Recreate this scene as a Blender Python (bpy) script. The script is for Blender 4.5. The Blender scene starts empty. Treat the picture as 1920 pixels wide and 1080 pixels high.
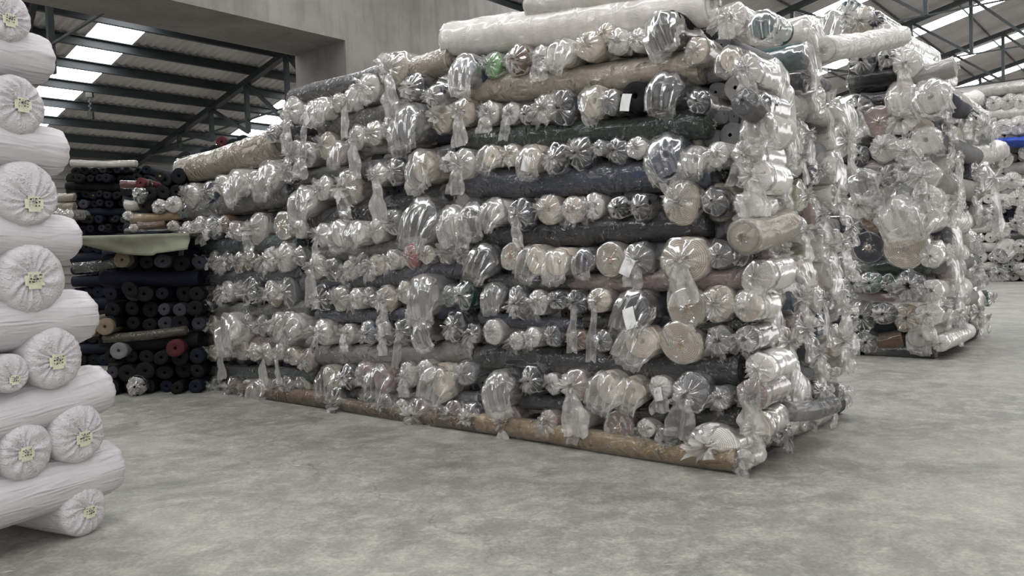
import bpy, math, random
from mathutils import Vector, Matrix, noise
random.seed(7)
R = random.Random(11)
C = bpy.context.scene.collection
S = bpy.context.scene

# ------------------------------------------------------------------ camera
F = 1500.0
H = 1.6
PITCH = math.atan(62 / 1500.0)
ROLL = 0.032
cp, sp = math.cos(PITCH), math.sin(PITCH)
fwd = Vector((0, cp, -sp)); r0 = Vector((1, 0, 0)); u0 = r0.cross(fwd)
right = math.cos(ROLL) * r0 - math.sin(ROLL) * u0
up = math.cos(ROLL) * u0 + math.sin(ROLL) * r0
cam_d = bpy.data.cameras.new('camera'); cam = bpy.data.objects.new('camera', cam_d); C.objects.link(cam)
m = Matrix.Identity(4)
for i in range(3):
    m[i][0] = right[i]; m[i][1] = up[i]; m[i][2] = -fwd[i]
m[2][3] = H
cam.matrix_world = m
cam_d.sensor_width = 36; cam_d.lens = 36 * F / 1920; cam_d.clip_end = 300
S.camera = cam
S.view_settings.view_transform = 'Standard'; S.view_settings.look = 'None'
S.view_settings.gamma = 1; S.view_settings.use_curve_mapping = False
S.view_settings.exposure = 0.2
S.cycles.transparent_max_bounces = 12
S.cycles.adaptive_threshold = 0.05
S.cycles.max_bounces = 5; S.cycles.diffuse_bounces = 3; S.cycles.glossy_bounces = 2

# ------------------------------------------------------------------ world
W = bpy.data.worlds.new('overcast'); S.world = W; W.use_nodes = True
bg = W.node_tree.nodes['Background']
bg.inputs[0].default_value = (1.0, 0.985, 0.97, 1); bg.inputs[1].default_value = 1.35
SKYLIGHT = 10.5

# ------------------------------------------------------------------ frame of the hall
PA, TA = math.radians(40), math.radians(50)
Pd = Vector((math.sin(PA), math.cos(PA), 0))        # along the purlins
Td = Vector((-math.sin(TA), math.cos(TA), 0))       # down the roof, to the low eave
UP = Vector((0, 0, 1))
ORI = Vector((0, 0, 0)); CAM = Vector((0, 0, H))

def ray(x, y): return fwd + right * ((x - 960) / F) - up * ((y - 540) / F)
def ground(x, y, z=0.0):
    d = ray(x, y); t = (z - H) / d.z
    return CAM + d * t
def hit(x, y, p0, n):
    d = ray(x, y); t = (p0 - CAM).dot(n) / d.dot(n)
    return CAM + d * t, t          # t = depth along the view axis
def W3(s, p, z): return Td * s + Pd * p + UP * z

# ------------------------------------------------------------------ materials
def lin(c):
    return tuple(((v / 255) / 12.92 if v / 255 <= 0.04045 else ((v / 255 + 0.055) / 1.055) ** 2.4) for v in c)
class NT:
    def __init__(s, name):
        s.m = bpy.data.materials.new(name); s.m.use_nodes = True; s.t = s.m.node_tree
        s.t.nodes.clear(); s.out = s.n('ShaderNodeOutputMaterial')
    def n(s, k, **kw):
        nd = s.t.nodes.new(k)
        for a, b in kw.items():
            if a.startswith('i_'):
                nd.inputs[a[2:].replace('_', ' ')].default_value = b
            else: setattr(nd, a, b)
        return nd
    def l(s, a, b): s.t.links.new(a, b)
    def noise(s, scale, detail=3, rough=.5, vec=None, typ=None, dist=0):
        nd = s.n('ShaderNodeTexNoise')
        nd.inputs['Scale'].default_value = scale; nd.inputs['Detail'].default_value = detail
        nd.inputs['Roughness'].default_value = rough; nd.inputs['Distortion'].default_value = dist
        if typ: nd.noise_type = typ
        if vec: s.l(vec, nd.inputs['Vector'])
        return nd.outputs['Fac']
    def ramp(s, src, pts):
        nd = s.n('ShaderNodeValToRGB'); e = nd.color_ramp.elements
        while len(e) < len(pts): e.new(0.5)
        for q, (p, c) in zip(e, pts):
            q.position = p; q.color = (c, c, c, 1) if isinstance(c, (int, float)) else tuple(c) + (1,)
        s.l(src, nd.inputs[0]); return nd.outputs[0]
    def mixc(s, f, a, b, mode='MIX'):
        nd = s.n('ShaderNodeMix', data_type='RGBA', blend_type=mode)
        for sock, v in ((nd.inputs[0], f), (nd.inputs[6], a), (nd.inputs[7], b)):
            if isinstance(v, (int, float)): sock.default_value = v
            elif isinstance(v, tuple): sock.default_value = v if len(v) == 4 else v + (1,)
            else: s.l(v, sock)
        return nd.outputs[2]
    def bump(s, src, strength, dist=0.02, nrm=None):
        nd = s.n('ShaderNodeBump'); nd.inputs['Strength'].default_value = strength
        nd.inputs['Distance'].default_value = dist; s.l(src, nd.inputs['Height'])
        if nrm: s.l(nrm, nd.inputs['Normal'])
        return nd.outputs[0]
    def obj(s): return s.n('ShaderNodeTexCoord').outputs['Object']
    def mapping(s, vec, scale):
        nd = s.n('ShaderNodeMapping'); nd.inputs['Scale'].default_value = scale; s.l(vec, nd.inputs[0]); return nd.outputs[0]
    def princ(s, col, rough, bumpn=None, metal=0.0, spec=.5):
        b = s.n('ShaderNodeBsdfPrincipled')
        if isinstance(col, tuple): b.inputs['Base Color'].default_value = col if len(col) == 4 else col + (1,)
        else: s.l(col, b.inputs['Base Color'])
        if isinstance(rough, (int, float)): b.inputs['Roughness'].default_value = rough
        else: s.l(rough, b.inputs['Roughness'])
        b.inputs['Metallic'].default_value = metal; b.inputs['Specular IOR Level'].default_value = spec
        if bumpn: s.l(bumpn, b.inputs['Normal'])
        s.l(b.outputs[0], s.out.inputs[0]); return b

def fabric(name, rgb, axis='X'):
    """cloth on a roll, wound layers shown on its cut end; world-sized weave and creases"""
    t = NT(name); o = t.obj()
    sep = t.n('ShaderNodeSeparateXYZ'); t.l(o, sep.inputs[0])
    oi = t.n('ShaderNodeObjectInfo').outputs['Random']
    c = lin(rgb)
    v = t.n('ShaderNodeHueSaturation'); v.inputs['Color'].default_value = c + (1,)
    mr = t.n('ShaderNodeMapRange'); t.l(oi, mr.inputs[0]); mr.inputs[3].default_value = .78; mr.inputs[4].default_value = 1.22
    t.l(mr.outputs[0], v.inputs['Value'])
    # layers on the end face
    y2 = t.n('ShaderNodeVectorMath', operation='MULTIPLY'); t.l(o, y2.inputs[0]); y2.inputs[1].default_value = (0, 1, 1)
    ln = t.n('ShaderNodeVectorMath', operation='LENGTH'); t.l(y2.outputs[0], ln.inputs[0])
    mu = t.n('ShaderNodeMath', operation='MULTIPLY'); t.l(ln.outputs['Value'], mu.inputs[0]); mu.inputs[1].default_value = 75
    si = t.n('ShaderNodeMath', operation='SINE'); t.l(mu.outputs[0], si.inputs[0])
    nx = t.n('ShaderNodeSeparateXYZ'); t.l(t.n('ShaderNodeTexCoord').outputs['Normal'], nx.inputs[0])
    ab = t.n('ShaderNodeMath', operation='ABSOLUTE'); t.l(nx.outputs[0], ab.inputs[0])
    gt = t.n('ShaderNodeMath', operation='GREATER_THAN'); t.l(ab.outputs[0], gt.inputs[0]); gt.inputs[1].default_value = .8
    mm = t.n('ShaderNodeMath', operation='MULTIPLY'); t.l(si.outputs[0], mm.inputs[0]); t.l(gt.outputs[0], mm.inputs[1])
    lay = t.ramp(mm.outputs[0], [(0, 1.0), (1, .55)])
    geo = t.n('ShaderNodeNewGeometry').outputs['Position']
    mott = t.ramp(t.noise(9, 3, .6, geo), [(.3, .82), (.7, 1.1)])
    col = t.mixc(1.0, v.outputs[0], lay, 'MULTIPLY'); col = t.mixc(1.0, col, mott, 'MULTIPLY')
    h = t.noise(22, 4, .6, t.mapping(geo, (1, 1, 2.2)), 'RIDGED_MULTIFRACTAL', 1.0)
    t.princ(col, .75, t.bump(h, .35, .02), spec=.25)
    return t.m

PAL = dict(c=(184, 174, 160), o=(190, 188, 166), w=(205, 200, 195), g=(112, 112, 114), d=(62, 62, 68),
           k=(15, 16, 20), n=(62, 68, 84), N=(17, 20, 36), p=(146, 130, 128), b=(116, 92, 72), t=(60, 82, 84),  # black and navy cloth, deepened to stand in for missing light at back left
           G=(98, 140, 90), D=(28, 52, 44), R=(150, 30, 52), l=(158, 156, 152), M=(84, 38, 44), W=(224, 220, 216), Y=(146, 126, 96), v=(128, 116, 98), V=(66, 58, 46))
CN = dict(c='cream', o='pale yellow', w='off-white', g='grey', d='charcoal', k='black', n='slate blue', N='navy', p='dusty pink',
          b='tan brown', t='dark teal', G='green', D='bottle green', R='crimson', l='light grey', M='maroon', W='white', Y='ochre', v='beige', V='dark olive')
FM = {k: fabric('cloth_' + CN[k].replace(' ', '_').replace('-', '_'), v) for k, v in PAL.items()}

def plastic(name, haze_lo, haze_hi, gloss, tint=(.82, .795, .755), scale=8.0, bstr=.9, knot=0.0, lo=.15, hi=1.5):
    """thin crumpled polythene film: clear, with milky creases and sharp glints"""
    t = NT(name); geo = t.n('ShaderNodeNewGeometry').outputs['Position']
    r1 = t.noise(scale, 2.6, .55, geo, 'RIDGED_MULTIFRACTAL', 1.2)
    r2 = t.noise(scale * .4, 3, .6, geo)
    ad = t.n('ShaderNodeMath', operation='ADD'); t.l(r1, ad.inputs[0]); t.l(r2, ad.inputs[1])
    bn = t.bump(ad.outputs[0], bstr, .03)
    lw = t.n('ShaderNodeLayerWeight'); lw.inputs[0].default_value = .35; t.l(bn, lw.inputs['Normal'])
    hz = t.n('ShaderNodeMapRange'); t.l(r1, hz.inputs[0]); hz.inputs[1].default_value = lo; hz.inputs[2].default_value = hi
    hz.inputs[3].default_value = haze_lo; hz.inputs[4].default_value = haze_hi
    h2 = t.n('ShaderNodeMath', operation='MULTIPLY_ADD'); t.l(lw.outputs['Facing'], h2.inputs[0]); h2.inputs[1].default_value = .3
    t.l(hz.outputs[0], h2.inputs[2]); h2.use_clamp = True
    if knot:      # film gathered in front of the cut end lies several layers thick
        sx = t.n('ShaderNodeSeparateXYZ'); t.l(t.obj(), sx.inputs[0])
        kr = t.n('ShaderNodeMapRange'); t.l(sx.outputs[0], kr.inputs[0]); kr.inputs[1].default_value = -.08; kr.inputs[2].default_value = -.42
        kr.inputs[3].default_value = 0; kr.inputs[4].default_value = knot
        h3 = t.n('ShaderNodeMath', operation='ADD'); t.l(h2.outputs[0], h3.inputs[0]); t.l(kr.outputs[0], h3.inputs[1]); h3.use_clamp = True; h2 = h3
    rn = t.n('ShaderNodeMapRange'); t.l(t.n('ShaderNodeObjectInfo').outputs['Random'], rn.inputs[0]); rn.inputs[3].default_value = .35; rn.inputs[4].default_value = 1.35
    h4 = t.n('ShaderNodeMath', operation='MULTIPLY'); t.l(h2.outputs[0], h4.inputs[0]); t.l(rn.outputs[0], h4.inputs[1]); h4.use_clamp = True; h2 = h4
    tr = t.n('ShaderNodeBsdfTransparent'); tr.inputs[0].default_value = (.97, .97, .97, 1)
    df = t.n('ShaderNodeBsdfDiffuse'); df.inputs[0].default_value = tint + (1,); t.l(bn, df.inputs['Normal'])
    tl = t.n('ShaderNodeBsdfTranslucent'); tl.inputs[0].default_value = tint + (1,)
    md = t.n('ShaderNodeMixShader'); md.inputs[0].default_value = .3; t.l(df.outputs[0], md.inputs[1]); t.l(tl.outputs[0], md.inputs[2])
    gl = t.n('ShaderNodeBsdfGlossy'); gl.inputs['Roughness'].default_value = .2; gl.inputs[0].default_value = (1, 1, 1, 1); t.l(bn, gl.inputs['Normal'])
    m1 = t.n('ShaderNodeMixShader'); t.l(h2.outputs[0], m1.inputs[0]); t.l(tr.outputs[0], m1.inputs[1]); t.l(md.outputs[0], m1.inputs[2])
    fr = t.n('ShaderNodeMath', operation='MULTIPLY_ADD'); t.l(lw.outputs['Fresnel'], fr.inputs[0]); fr.inputs[1].default_value = gloss; fr.inputs[2].default_value = .03
    fr.use_clamp = True
    m2 = t.n('ShaderNodeMixShader'); t.l(fr.outputs[0], m2.inputs[0]); t.l(m1.outputs[0], m2.inputs[1]); t.l(gl.outputs[0], m2.inputs[2])
    t.l(m2.outputs[0], t.out.inputs[0]); return t.m
PCLEAR = plastic('plastic_clear', .0, .24, .6, scale=5, knot=.3)
PMILK = plastic('plastic_milky', .06, .46, .45, scale=4.5, knot=.12)
PTIGHT = plastic('plastic_stretched', .0, .5, .8, scale=9, lo=.55, hi=1.25, bstr=1.4)  # pale haze streaks painted in as glints on the long rolls

def simple(name, rgb, rough=.7, n=0, bs=.2, bd=.01, metal=0.0, spec=.5, var=.15):
    t = NT(name); g = t.n('ShaderNodeNewGeometry').outputs['Position']
    if n:
        f = t.noise(n, 4, .6, g)
        col = t.mixc(1.0, lin(rgb), t.ramp(f, [(.3, 1 - var), (.7, 1 + var)]), 'MULTIPLY')
        t.princ(col, rough, t.bump(f, bs, bd), metal, spec)
    else: t.princ(lin(rgb), rough, None, metal, spec)
    return t.m
M_STEEL = simple('painted_grey_steel', (46, 51, 53), .5, 6, .1)
M_CARD = simple('cardboard_tube', (176, 146, 112), .8, 40)
M_PAPER = simple('white_paper', (226, 226, 226), .6, 12, .3)
M_INK = simple('black_ink', (40, 46, 36), .8)
M_YELLOW = simple('pale_green_tape', (206, 208, 184), .6, 25, .3)
M_WIRE = simple('dark_wire', (30, 30, 30), .5)

def mat_sack(name, msc):
    t = NT(name); g = t.n('ShaderNodeNewGeometry').outputs['Position']
    st = t.noise(3.2, 4, .6, t.mapping(t.obj(), msc), 'RIDGED_MULTIFRACTAL', .7)
    f = t.noise(5, 5, .6, g, None, .6); r = t.noise(9, 4, .6, g, 'RIDGED_MULTIFRACTAL', .8)
    col = t.mixc(1.0, lin((198, 194, 197)), t.ramp(f, [(.3, .93), (.7, 1.03)]), 'MULTIPLY')
    b1 = t.bump(r, .1, .03); b2 = t.bump(st, .45, .03, b1); t.princ(col, .5, b2, spec=.4); return t.m
M_SACK = mat_sack('white_woven_sack', (.5, 3.2, 3.2)); M_SACKL = mat_sack('white_woven_sack_pulled', (1.2, 9, 9))

def mat_floor():
    t = NT('worn_concrete_floor'); g = t.n('ShaderNodeNewGeometry').outputs['Position']
    big = t.noise(.5, 5, .65, g, None, .3); mid = t.noise(4.2, 9, .8, g, None, .2); fine = t.noise(38, 4, .7, g)
    c1 = t.mixc(t.ramp(big, [(.35, 0.0), (.68, 1.0)]), lin((122, 121, 116)), lin((156, 155, 148)))
    c2 = t.mixc(t.ramp(mid, [(.45, 0.0), (.7, .8)]), c1, lin((188, 187, 176)))
    c3 = t.mixc(t.ramp(t.noise(1.1, 8, .75, g, None, .4), [(.5, 0.0), (.66, .6)]), c2, lin((98, 98, 93)))
    # scratches and pale scuffs
    sc = t.noise(6, 6, .75, t.mapping(g, (1, 2.6, 1)), 'RIDGED_MULTIFRACTAL', .4)
    c4 = t.mixc(t.ramp(sc, [(.55, 0.0), (.85, .75)]), c3, lin((222, 219, 200)))
    v = t.n('ShaderNodeTexVoronoi', feature='DISTANCE_TO_EDGE'); v.inputs['Scale'].default_value = .17
    wp = t.n('ShaderNodeVectorMath', operation='ADD'); t.l(g, wp.inputs[0])
    nn = t.n('ShaderNodeTexNoise'); nn.inputs['Scale'].default_value = 1.8; nn.inputs['Detail'].default_value = 6; t.l(g, nn.inputs['Vector'])
    t.l(nn.outputs['Color'], wp.inputs[1]); t.l(wp.outputs[0], v.inputs['Vector'])
    cr = t.ramp(v.outputs['Distance'], [(.0, .8), (.002, 1.0)])
    c5 = t.mixc(1.0, c4, cr, 'MULTIPLY'); c6 = t.mixc(1.0, c5, t.ramp(fine, [(.3, .78), (.7, 1.15)]), 'MULTIPLY')
    rg = t.ramp(mid, [(.3, .42), (.7, .62)])
    t.princ(c6, rg, t.bump(fine, .12, .006), spec=.35); return t.m
M_FLOOR = mat_floor()

def mat_concrete():
    t = NT('cast_concrete'); g = t.n('ShaderNodeNewGeometry').outputs['Position']
    a = t.noise(1.3, 5, .6, g); st = t.noise(2.4, 4, .6, t.mapping(g, (3, 3, .35)))
    col = t.mixc(1.0, lin((136, 132, 128)), t.ramp(a, [(.3, .8), (.7, 1.12)]), 'MULTIPLY')
    col = t.mixc(t.ramp(st, [(.5, 0.0), (.75, .45)]), col, lin((92, 90, 88)))
    t.princ(col, .85, t.bump(t.noise(14, 5, .6, g), .25, .02)); return t.m
M_CONC = mat_concrete()
def mat_roof():
    t = NT('roof_sheet_metal'); g = t.n('ShaderNodeNewGeometry').outputs['Position']
    a = t.noise(.7, 5, .6, g)
    col = t.mixc(1.0, lin((186, 182, 180)), t.ramp(a, [(.3, .82), (.7, 1.12)]), 'MULTIPLY')
    t.princ(col, .45, None, .0, .5); return t.m
M_ROOF = mat_roof()
M_WALL = simple('grey_wall_cladding', (132, 130, 128), .7, 2, .1)
def mat_sky():
    t = NT('daylit_fibreglass'); e = t.n('ShaderNodeEmission'); e.inputs[0].default_value = (.98, .99, 1, 1); e.inputs[1].default_value = SKYLIGHT
    t.l(e.outputs[0], t.out.inputs[0]); return t.m
M_SKY = mat_sky()
M_TARP = simple('blue_tarpaulin', (34, 66, 160), .4, 9, .6, .03)
M_OLIVE = simple('olive_cloth', (118, 120, 102), .8, 8, .3)

# ------------------------------------------------------------------ object helpers
def mesh(name, verts, faces, mat=None, smooth=True):
    me = bpy.data.meshes.new(name); me.from_pydata([tuple(v) for v in verts], [], faces)
    if smooth: me.polygons.foreach_set('use_smooth', [True] * len(me.polygons))
    if mat: me.materials.append(mat)
    me.update(); return me
def link(name, me, parent=None, mat=None, **props):
    o = bpy.data.objects.new(name, me); C.objects.link(o)
    if parent: o.parent = parent
    if mat and me is not None:
        o.material_slots[0].link = 'OBJECT'; o.material_slots[0].material = mat
    for k, v in props.items(): o[k] = v
    return o
class MB:
    def __init__(s): s.v = []; s.f = []
    def box(s, o, ax, ay, az):
        b = len(s.v)
        for k in range(8):
            s.v.append(o + ax * (.5 if k & 1 else -.5) + ay * (.5 if k & 2 else -.5) + az * (.5 if k & 4 else -.5))
        for q in ((0, 2, 3, 1), (4, 5, 7, 6), (0, 1, 5, 4), (2, 6, 7, 3), (0, 4, 6, 2), (1, 3, 7, 5)):
            s.f.append(tuple(b + i for i in q))
        return s
    def bar(s, a, b, w, h, side=None):
        d = b - a; L = d.length; d = d / L
        x = d.cross(side or UP)
        if x.length < 1e-3: x = d.cross(Vector((1, 0, 0)))
        x.normalize(); y = d.cross(x).normalized()
        return s.box((a + b) / 2, d * L, x * w, y * h)
    def rings(s, rs, close=False):
        b = len(s.v); n = len(rs[0])
        for r in rs: s.v.extend(r)
        for i in range(len(rs) - 1):
            for j in range(n):
                k = (j + 1) % n
                s.f.append((b + i * n + j, b + i * n + k, b + (i + 1) * n + k, b + (i + 1) * n + j))
        if close:
            s.f.append(tuple(b + j for j in range(n))); s.f.append(tuple(b + (len(rs) - 1) * n + j for j in reversed(range(n))))
        return s
    def mesh(s, name, mat=None, smooth=False): return mesh(name, s.v, s.f, mat, smooth)
nz = noise.noise
def nv(x, y, z): return nz(Vector((x, y, z)))

# ------------------------------------------------------------------ roll meshes (unit radius, end at x=0 facing -x)
def body_mesh(L=11.0, n=26, seed=0, hole=True):
    rs = []; prof = [(L, .9), (L - .1, 1.0)]
    k = 9
    for i in range(k + 1): prof.append((L - .3 - (L - .4) * i / k, 1.0))
    prof += [(.03, .985), (0, .94), (-.02, .6), (0, .25)]
    prof += [(.02, .2), (.6, .19), (.6, .02)] if hole else [(.0, .1), (.0, .02)]
    for (x, r) in prof:
        ring = []
        for j in range(n):
            a = 2 * math.pi * j / n
            q = 1 + (.05 * nv(math.cos(a) * 1.1 + seed * 7, math.sin(a) * 1.1, x * .35) if r > .5 else 0)
            ring.append((x, math.cos(a) * r * q, math.sin(a) * r * q))
        rs.append(ring)
    mb = MB(); mb.rings(rs); return mb
def wrap_mesh(style, seed, n=44, L=11.0):
    """sleeve of film round the roll plus its gathered, taut or open end"""
    rg = random.Random(seed * 31 + ord(style[0])); sd = seed * 13.7 + ord(style[0])
    P = []   # x, radius, pleat amplitude, drop, squash_z
    for i in range(9): P.append((L * (1 - i / 9.0), 1.035, .02, 0, 1))
    P += [(.9, 1.04, .025, 0, 1), (.45, 1.05, .03, 0, 1), (.15, 1.05, .04, 0, 1)]
    if style == 'K':
        P += [(-.02, 1.0, .05, 0, 1), (-.12, .85, .09, 0, 1), (-.2, .62, .14, 0, 1), (-.27, .4, .2, 0, 1), (-.34, .2, .25, 0, 1),
              (-.44, .13, .3, 0, 1), (-.58, .24, .4, -.04, 1), (-.7, .42, .5, -.12, 1), (-.74, .55, .5, -.22, 1)]
    elif style == 'F':
        P += [(-.04, .98, .07, 0, 1), (-.16, .7, .15, 0, 1), (-.26, .4, .25, 0, 1), (-.4, .2, .3, 0, 1), (-.55, .32, .4, 0, 1),
              (-.72, .6, .45, -.1, 1), (-.86, .85, .45, -.3, .9), (-.82, 1.05, .4, -.5, .8)]
    elif style == 'S':
        P += [(-.03, 1.0, .03, 0, 1), (-.09, .9, .05, 0, 1), (-.07, .7, .06, 0, 1), (-.05, .5, .07, 0, 1), (-.07, .3, .12, 0, 1), (-.12, .12, .2, 0, 1), (-.16, .03, .2, 0, 1)]
        P = [(a, b, c * .5 if a < .3 else c, d, e) for a, b, c, d, e in P]
    elif style == 'O':
        P += [(-.1, 1.08, .05, -.02, 1), (-.35, 1.12, .07, -.12, .98), (-.58, 1.05, .1, -.3, .9), (-.74, .98, .13, -.55, .75),
              (-.8, .95, .16, -.85, .6), (-.78, .9, .2, -1.15, .45), (-.72, .9, .22, -1.42, .3)]
    rs = []; ph = [rg.uniform(0, 6.28) for _ in range(6)]; nf = [rg.choice((5, 7)), rg.choice((9, 11)), rg.choice((14, 17))]
    sx = rg.uniform(-.25, .25)
    for (x, r, am, dz, sq) in P:
        ring = []
        for j in range(n):
            a = 2 * math.pi * j / n
            fold = .45 * math.sin(nf[0] * a + ph[0]) + .35 * math.sin(nf[1] * a + ph[1] + x) + .3 * math.sin(nf[2] * a + ph[2])
            q = 1 + am * fold + (.2 if x < .3 and style != 'S' else .06) * nv(math.cos(a) * 1.6 + sd, math.sin(a) * 1.6, x * 1.6) + (.03 if x < .3 else .015) * nv(math.cos(a) * 5 + sd, math.sin(a) * 5, x * 4)
            lip = .14 * am / .3 * math.sin(nf[1] * a + ph[3]) if x < 0 else 0
            ring.append((x + lip + (.3 * nv(math.cos(a) * 1.4, math.sin(a) * 1.4 + x * 2, sd) if x < -.05 and style != 'S' else 0), math.cos(a) * r * q + sx * abs(dz), math.sin(a) * r * q * sq + dz))
        rs.append(ring)
    return MB().rings(rs)
def tail_mesh(seed, n=22, m=16):
    """flattened sleeve of film hanging from the knot; 1 long, about 1 wide at the foot"""
    rg = random.Random(seed * 17 + 3); rs = []; sd = seed * 9.1; k1 = rg.choice((2, 3)); p1 = rg.uniform(0, 6); sway = rg.uniform(-.15, .15)
    spread = rg.uniform(.55, 1.0)
    for i in range(m):
        u = i / (m - 1.0); w = .16 + (spread - .16) * min(1, u * 1.5) ** .8
        cx = -.12 - .22 * math.sin(min(1, u * 2.2) * 1.57) - .05 * u; cz = -u if u > .05 else 0
        ring = []
        for j in range(n):
            a = 2 * math.pi * j / n
            yy = math.cos(a) * w * .5
            fold = .10 * math.sin(k1 * 6.28 * (yy + .5) + p1 + u * 2) * min(1, u * 3) + .1 * nv(yy * 4 + sd, u * 4, 1)
            hem = .1 * nv(yy * 5, sd, 3) if u > .9 else 0
            ring.append((cx + math.sin(a) * (.05 - .03 * u) + fold, yy + sway * u + .12 * nv(u * 3, sd, 5), cz + hem))
        rs.append(ring)
    return MB().rings(rs)
BODY = [body_mesh(seed=i).mesh('roll_body', FM['g'], True) for i in range(4)]
NVAR = 5
WRS = [wrap_mesh(st, i, L=3.6).mesh('wrap_short_' + st, PCLEAR, True) for st in 'KFO' for i in range(3)]
WR = {st: [wrap_mesh(st, i).mesh('wrap_' + st, PCLEAR, True) for i in range(NVAR)] for st in 'KFSO'}
TL = [tail_mesh(i).mesh('tail', PMILK, True) for i in range(8)]
def ring_mesh():
    mb = MB(); n = 14
    rs = [[(x, math.cos(6.2832 * j / n) * r, math.sin(6.2832 * j / n) * r) for j in range(n)] for (x, r) in ((.4, .15), (-.06, .15), (-.06, .2), (.4, .2))]
    return mb.rings(rs).mesh('core', M_CARD, True)
CORE = ring_mesh()
def tag_mesh():
    v = []; f = []
    for i in range(5):
        for j in range(4): v.append((-.06 - .05 * math.sin(j * 1.1), (i - 2) * .12 + .02 * j, -(j * .28)))
    for i in range(4):
        for j in range(3): f.append((i * 4 + j, i * 4 + j + 1, (i + 1) * 4 + j + 1, (i + 1) * 4 + j))
    me = mesh('tag', v, f, M_PAPER); return me
TAG = tag_mesh()

def frame(pos, axis, scale=1.0):
    x = axis.normalized(); y = UP.cross(x).normalized(); z = x.cross(y)
    m = Matrix.Identity(4)
    for i in range(3):
        m[i][0] = x[i] * scale; m[i][1] = y[i] * scale; m[i][2] = z[i] * scale; m[i][3] = pos[i]
    return m
STYLE = dict(K='knotted', F='loose ruffled', S='taut', O='open drooping', T='knotted and trailing', U='no')
count = [0]
def end_roll(pos, axis, r, col, style, tail=0, tag=False, L=None, group=None, lean=0):
    """one wrapped roll seen from its end"""
    root = link('bare_fabric_roll' if style == 'U' else 'wrapped_fabric_roll', None, category='fabric roll')
    root.empty_display_size = .05
    ax = (axis + Vector((R.uniform(-.05, .05), R.uniform(-.05, .05), R.uniform(-.03, .03)))).normalized()
    root.matrix_world = frame(pos, ax, r)
    if group: root['group'] = group
    rot = R.uniform(0, 6.28); sq = R.uniform(.9, 1.1)
    lx = (L or min(1.55, 11 * r)) / (11 * r)
    b = link('fabric_body', R.choice(BODY), root, FM[col]); b.rotation_euler = (rot, 0, 0); b.scale = (lx, sq, 1 / sq)
    if style != 'U':
        st = 'K' if style == 'T' else style
        w = link('plastic_wrap', R.choice([q for q in WRS if q.name[11] == (st if st in 'KFO' else 'K')]) if (L and L < 3.7 * r) else WR[st][R.randrange(NVAR)], root, PMILK if (st in 'OF' or R.random() < .3) else PCLEAR)
        w.rotation_euler = ((rot if st in 'KS' else R.uniform(-.5, .5)), 0, 0); w.scale = (1, sq, 1 / sq) if st in 'KS' else (R.uniform(.7, 1.1), 1, 1)
    if style == 'S' or (style == 'U' and R.random() < .14): link('core_tube', CORE, root)
    if tail:
        t = link('plastic_tail', TL[R.randrange(8)], root)
        t.location = (-.05, 0, 0); t.scale = (1.5, R.uniform(1.2, 2.3), tail); t.rotation_euler = (lean or R.uniform(-.22, .22), 0, 0)
    if tag:
        g = link('paper_tag', TAG, root, label='white paper label'); g.location = (-.5, R.uniform(-.3, .3), .1); g.scale = (1, 1.5, 1.3); g.rotation_euler = (R.uniform(-.5, .5), 0, 0)
    count[0] += 1
    return root

def long_mesh(L, r, seed, n=26, off=1.0, wr=0.0, caps=True, m=26, sag=.015):
    rs = []; sd = seed * 3.3
    def ring(x, rr, am):
        out = []
        for j in range(n):
            a = 2 * math.pi * j / n
            tw = nv(math.cos(a + x * .8) * 3 + sd, math.sin(a + x * .8) * 3, x * 4)
            q = rr * (1 + wr * tw + am * math.sin(7 * a + sd) + am * .7 * math.sin(12 * a) + .05 * nv(x * 1.1, math.cos(a) + sd, math.sin(a)))
            out.append((x, math.cos(a) * q, math.sin(a) * q - sag * math.cos(x / L * 3.1) + .02 * nv(x * 1.3, sd, 2)))
        return out
    R0 = r * off; h = L / 2
    if caps: rs += [ring(-h - .45 * r, .3 * r, .4), ring(-h - .3 * r, .14 * r, .3), ring(-h - .2 * r, .4 * r, .2), ring(-h - .1 * r, .8 * r, .1)]
    else: rs += [ring(-h, .02 * r, 0), ring(-h, .93 * r, 0)]
    for i in range(m + 1): rs.append(ring(-h + L * i / m, R0, .01 if caps else 0))
    if caps: rs += [ring(h + .1 * r, .8 * r, .1), ring(h + .2 * r, .4 * r, .2), ring(h + .3 * r, .14 * r, .3), ring(h + .45 * r, .3 * r, .4)]
    else: rs += [ring(h, .93 * r, 0), ring(h, .02 * r, 0)]
    return MB().rings(rs)
ls = [0]
def long_roll(a, b, r, col, wrap='T', group=None, name=None):
    ls[0] += 1; L = (b - a).length
    root = link(name or ('wrapped_fabric_roll' if wrap else 'bare_fabric_roll'), None, category='fabric roll'); root.empty_display_size = .05
    root.matrix_world = frame((a + b) / 2, b - a, 1)
    if group: root['group'] = group
    link('fabric_body', long_mesh(L, r, ls[0], caps=False).mesh('long_body', FM[col], True), root)
    if wrap:
        mt = {'T': PTIGHT, 'C': PCLEAR, 'M': PMILK}[wrap]
        link('plastic_wrap', long_mesh(L, r, ls[0], off=1.06, wr=.1, n=34, m=54).mesh('long_wrap', mt, True), root)
    count[0] += 1
    return root

ORD = ['zeroth', 'first', 'second', 'third', 'fourth', 'fifth', 'sixth', 'seventh', 'eighth', 'ninth', 'tenth', 'eleventh', 'twelfth',
       'thirteenth', 'fourteenth', 'fifteenth', 'sixteenth', 'seventeenth', 'eighteenth', 'nineteenth', 'twentieth']
NUM = ['zero', 'one', 'two', 'three', 'four', 'five', 'six', 'seven', 'eight', 'nine', 'ten', 'eleven', 'twelve', 'thirteen']

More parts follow.
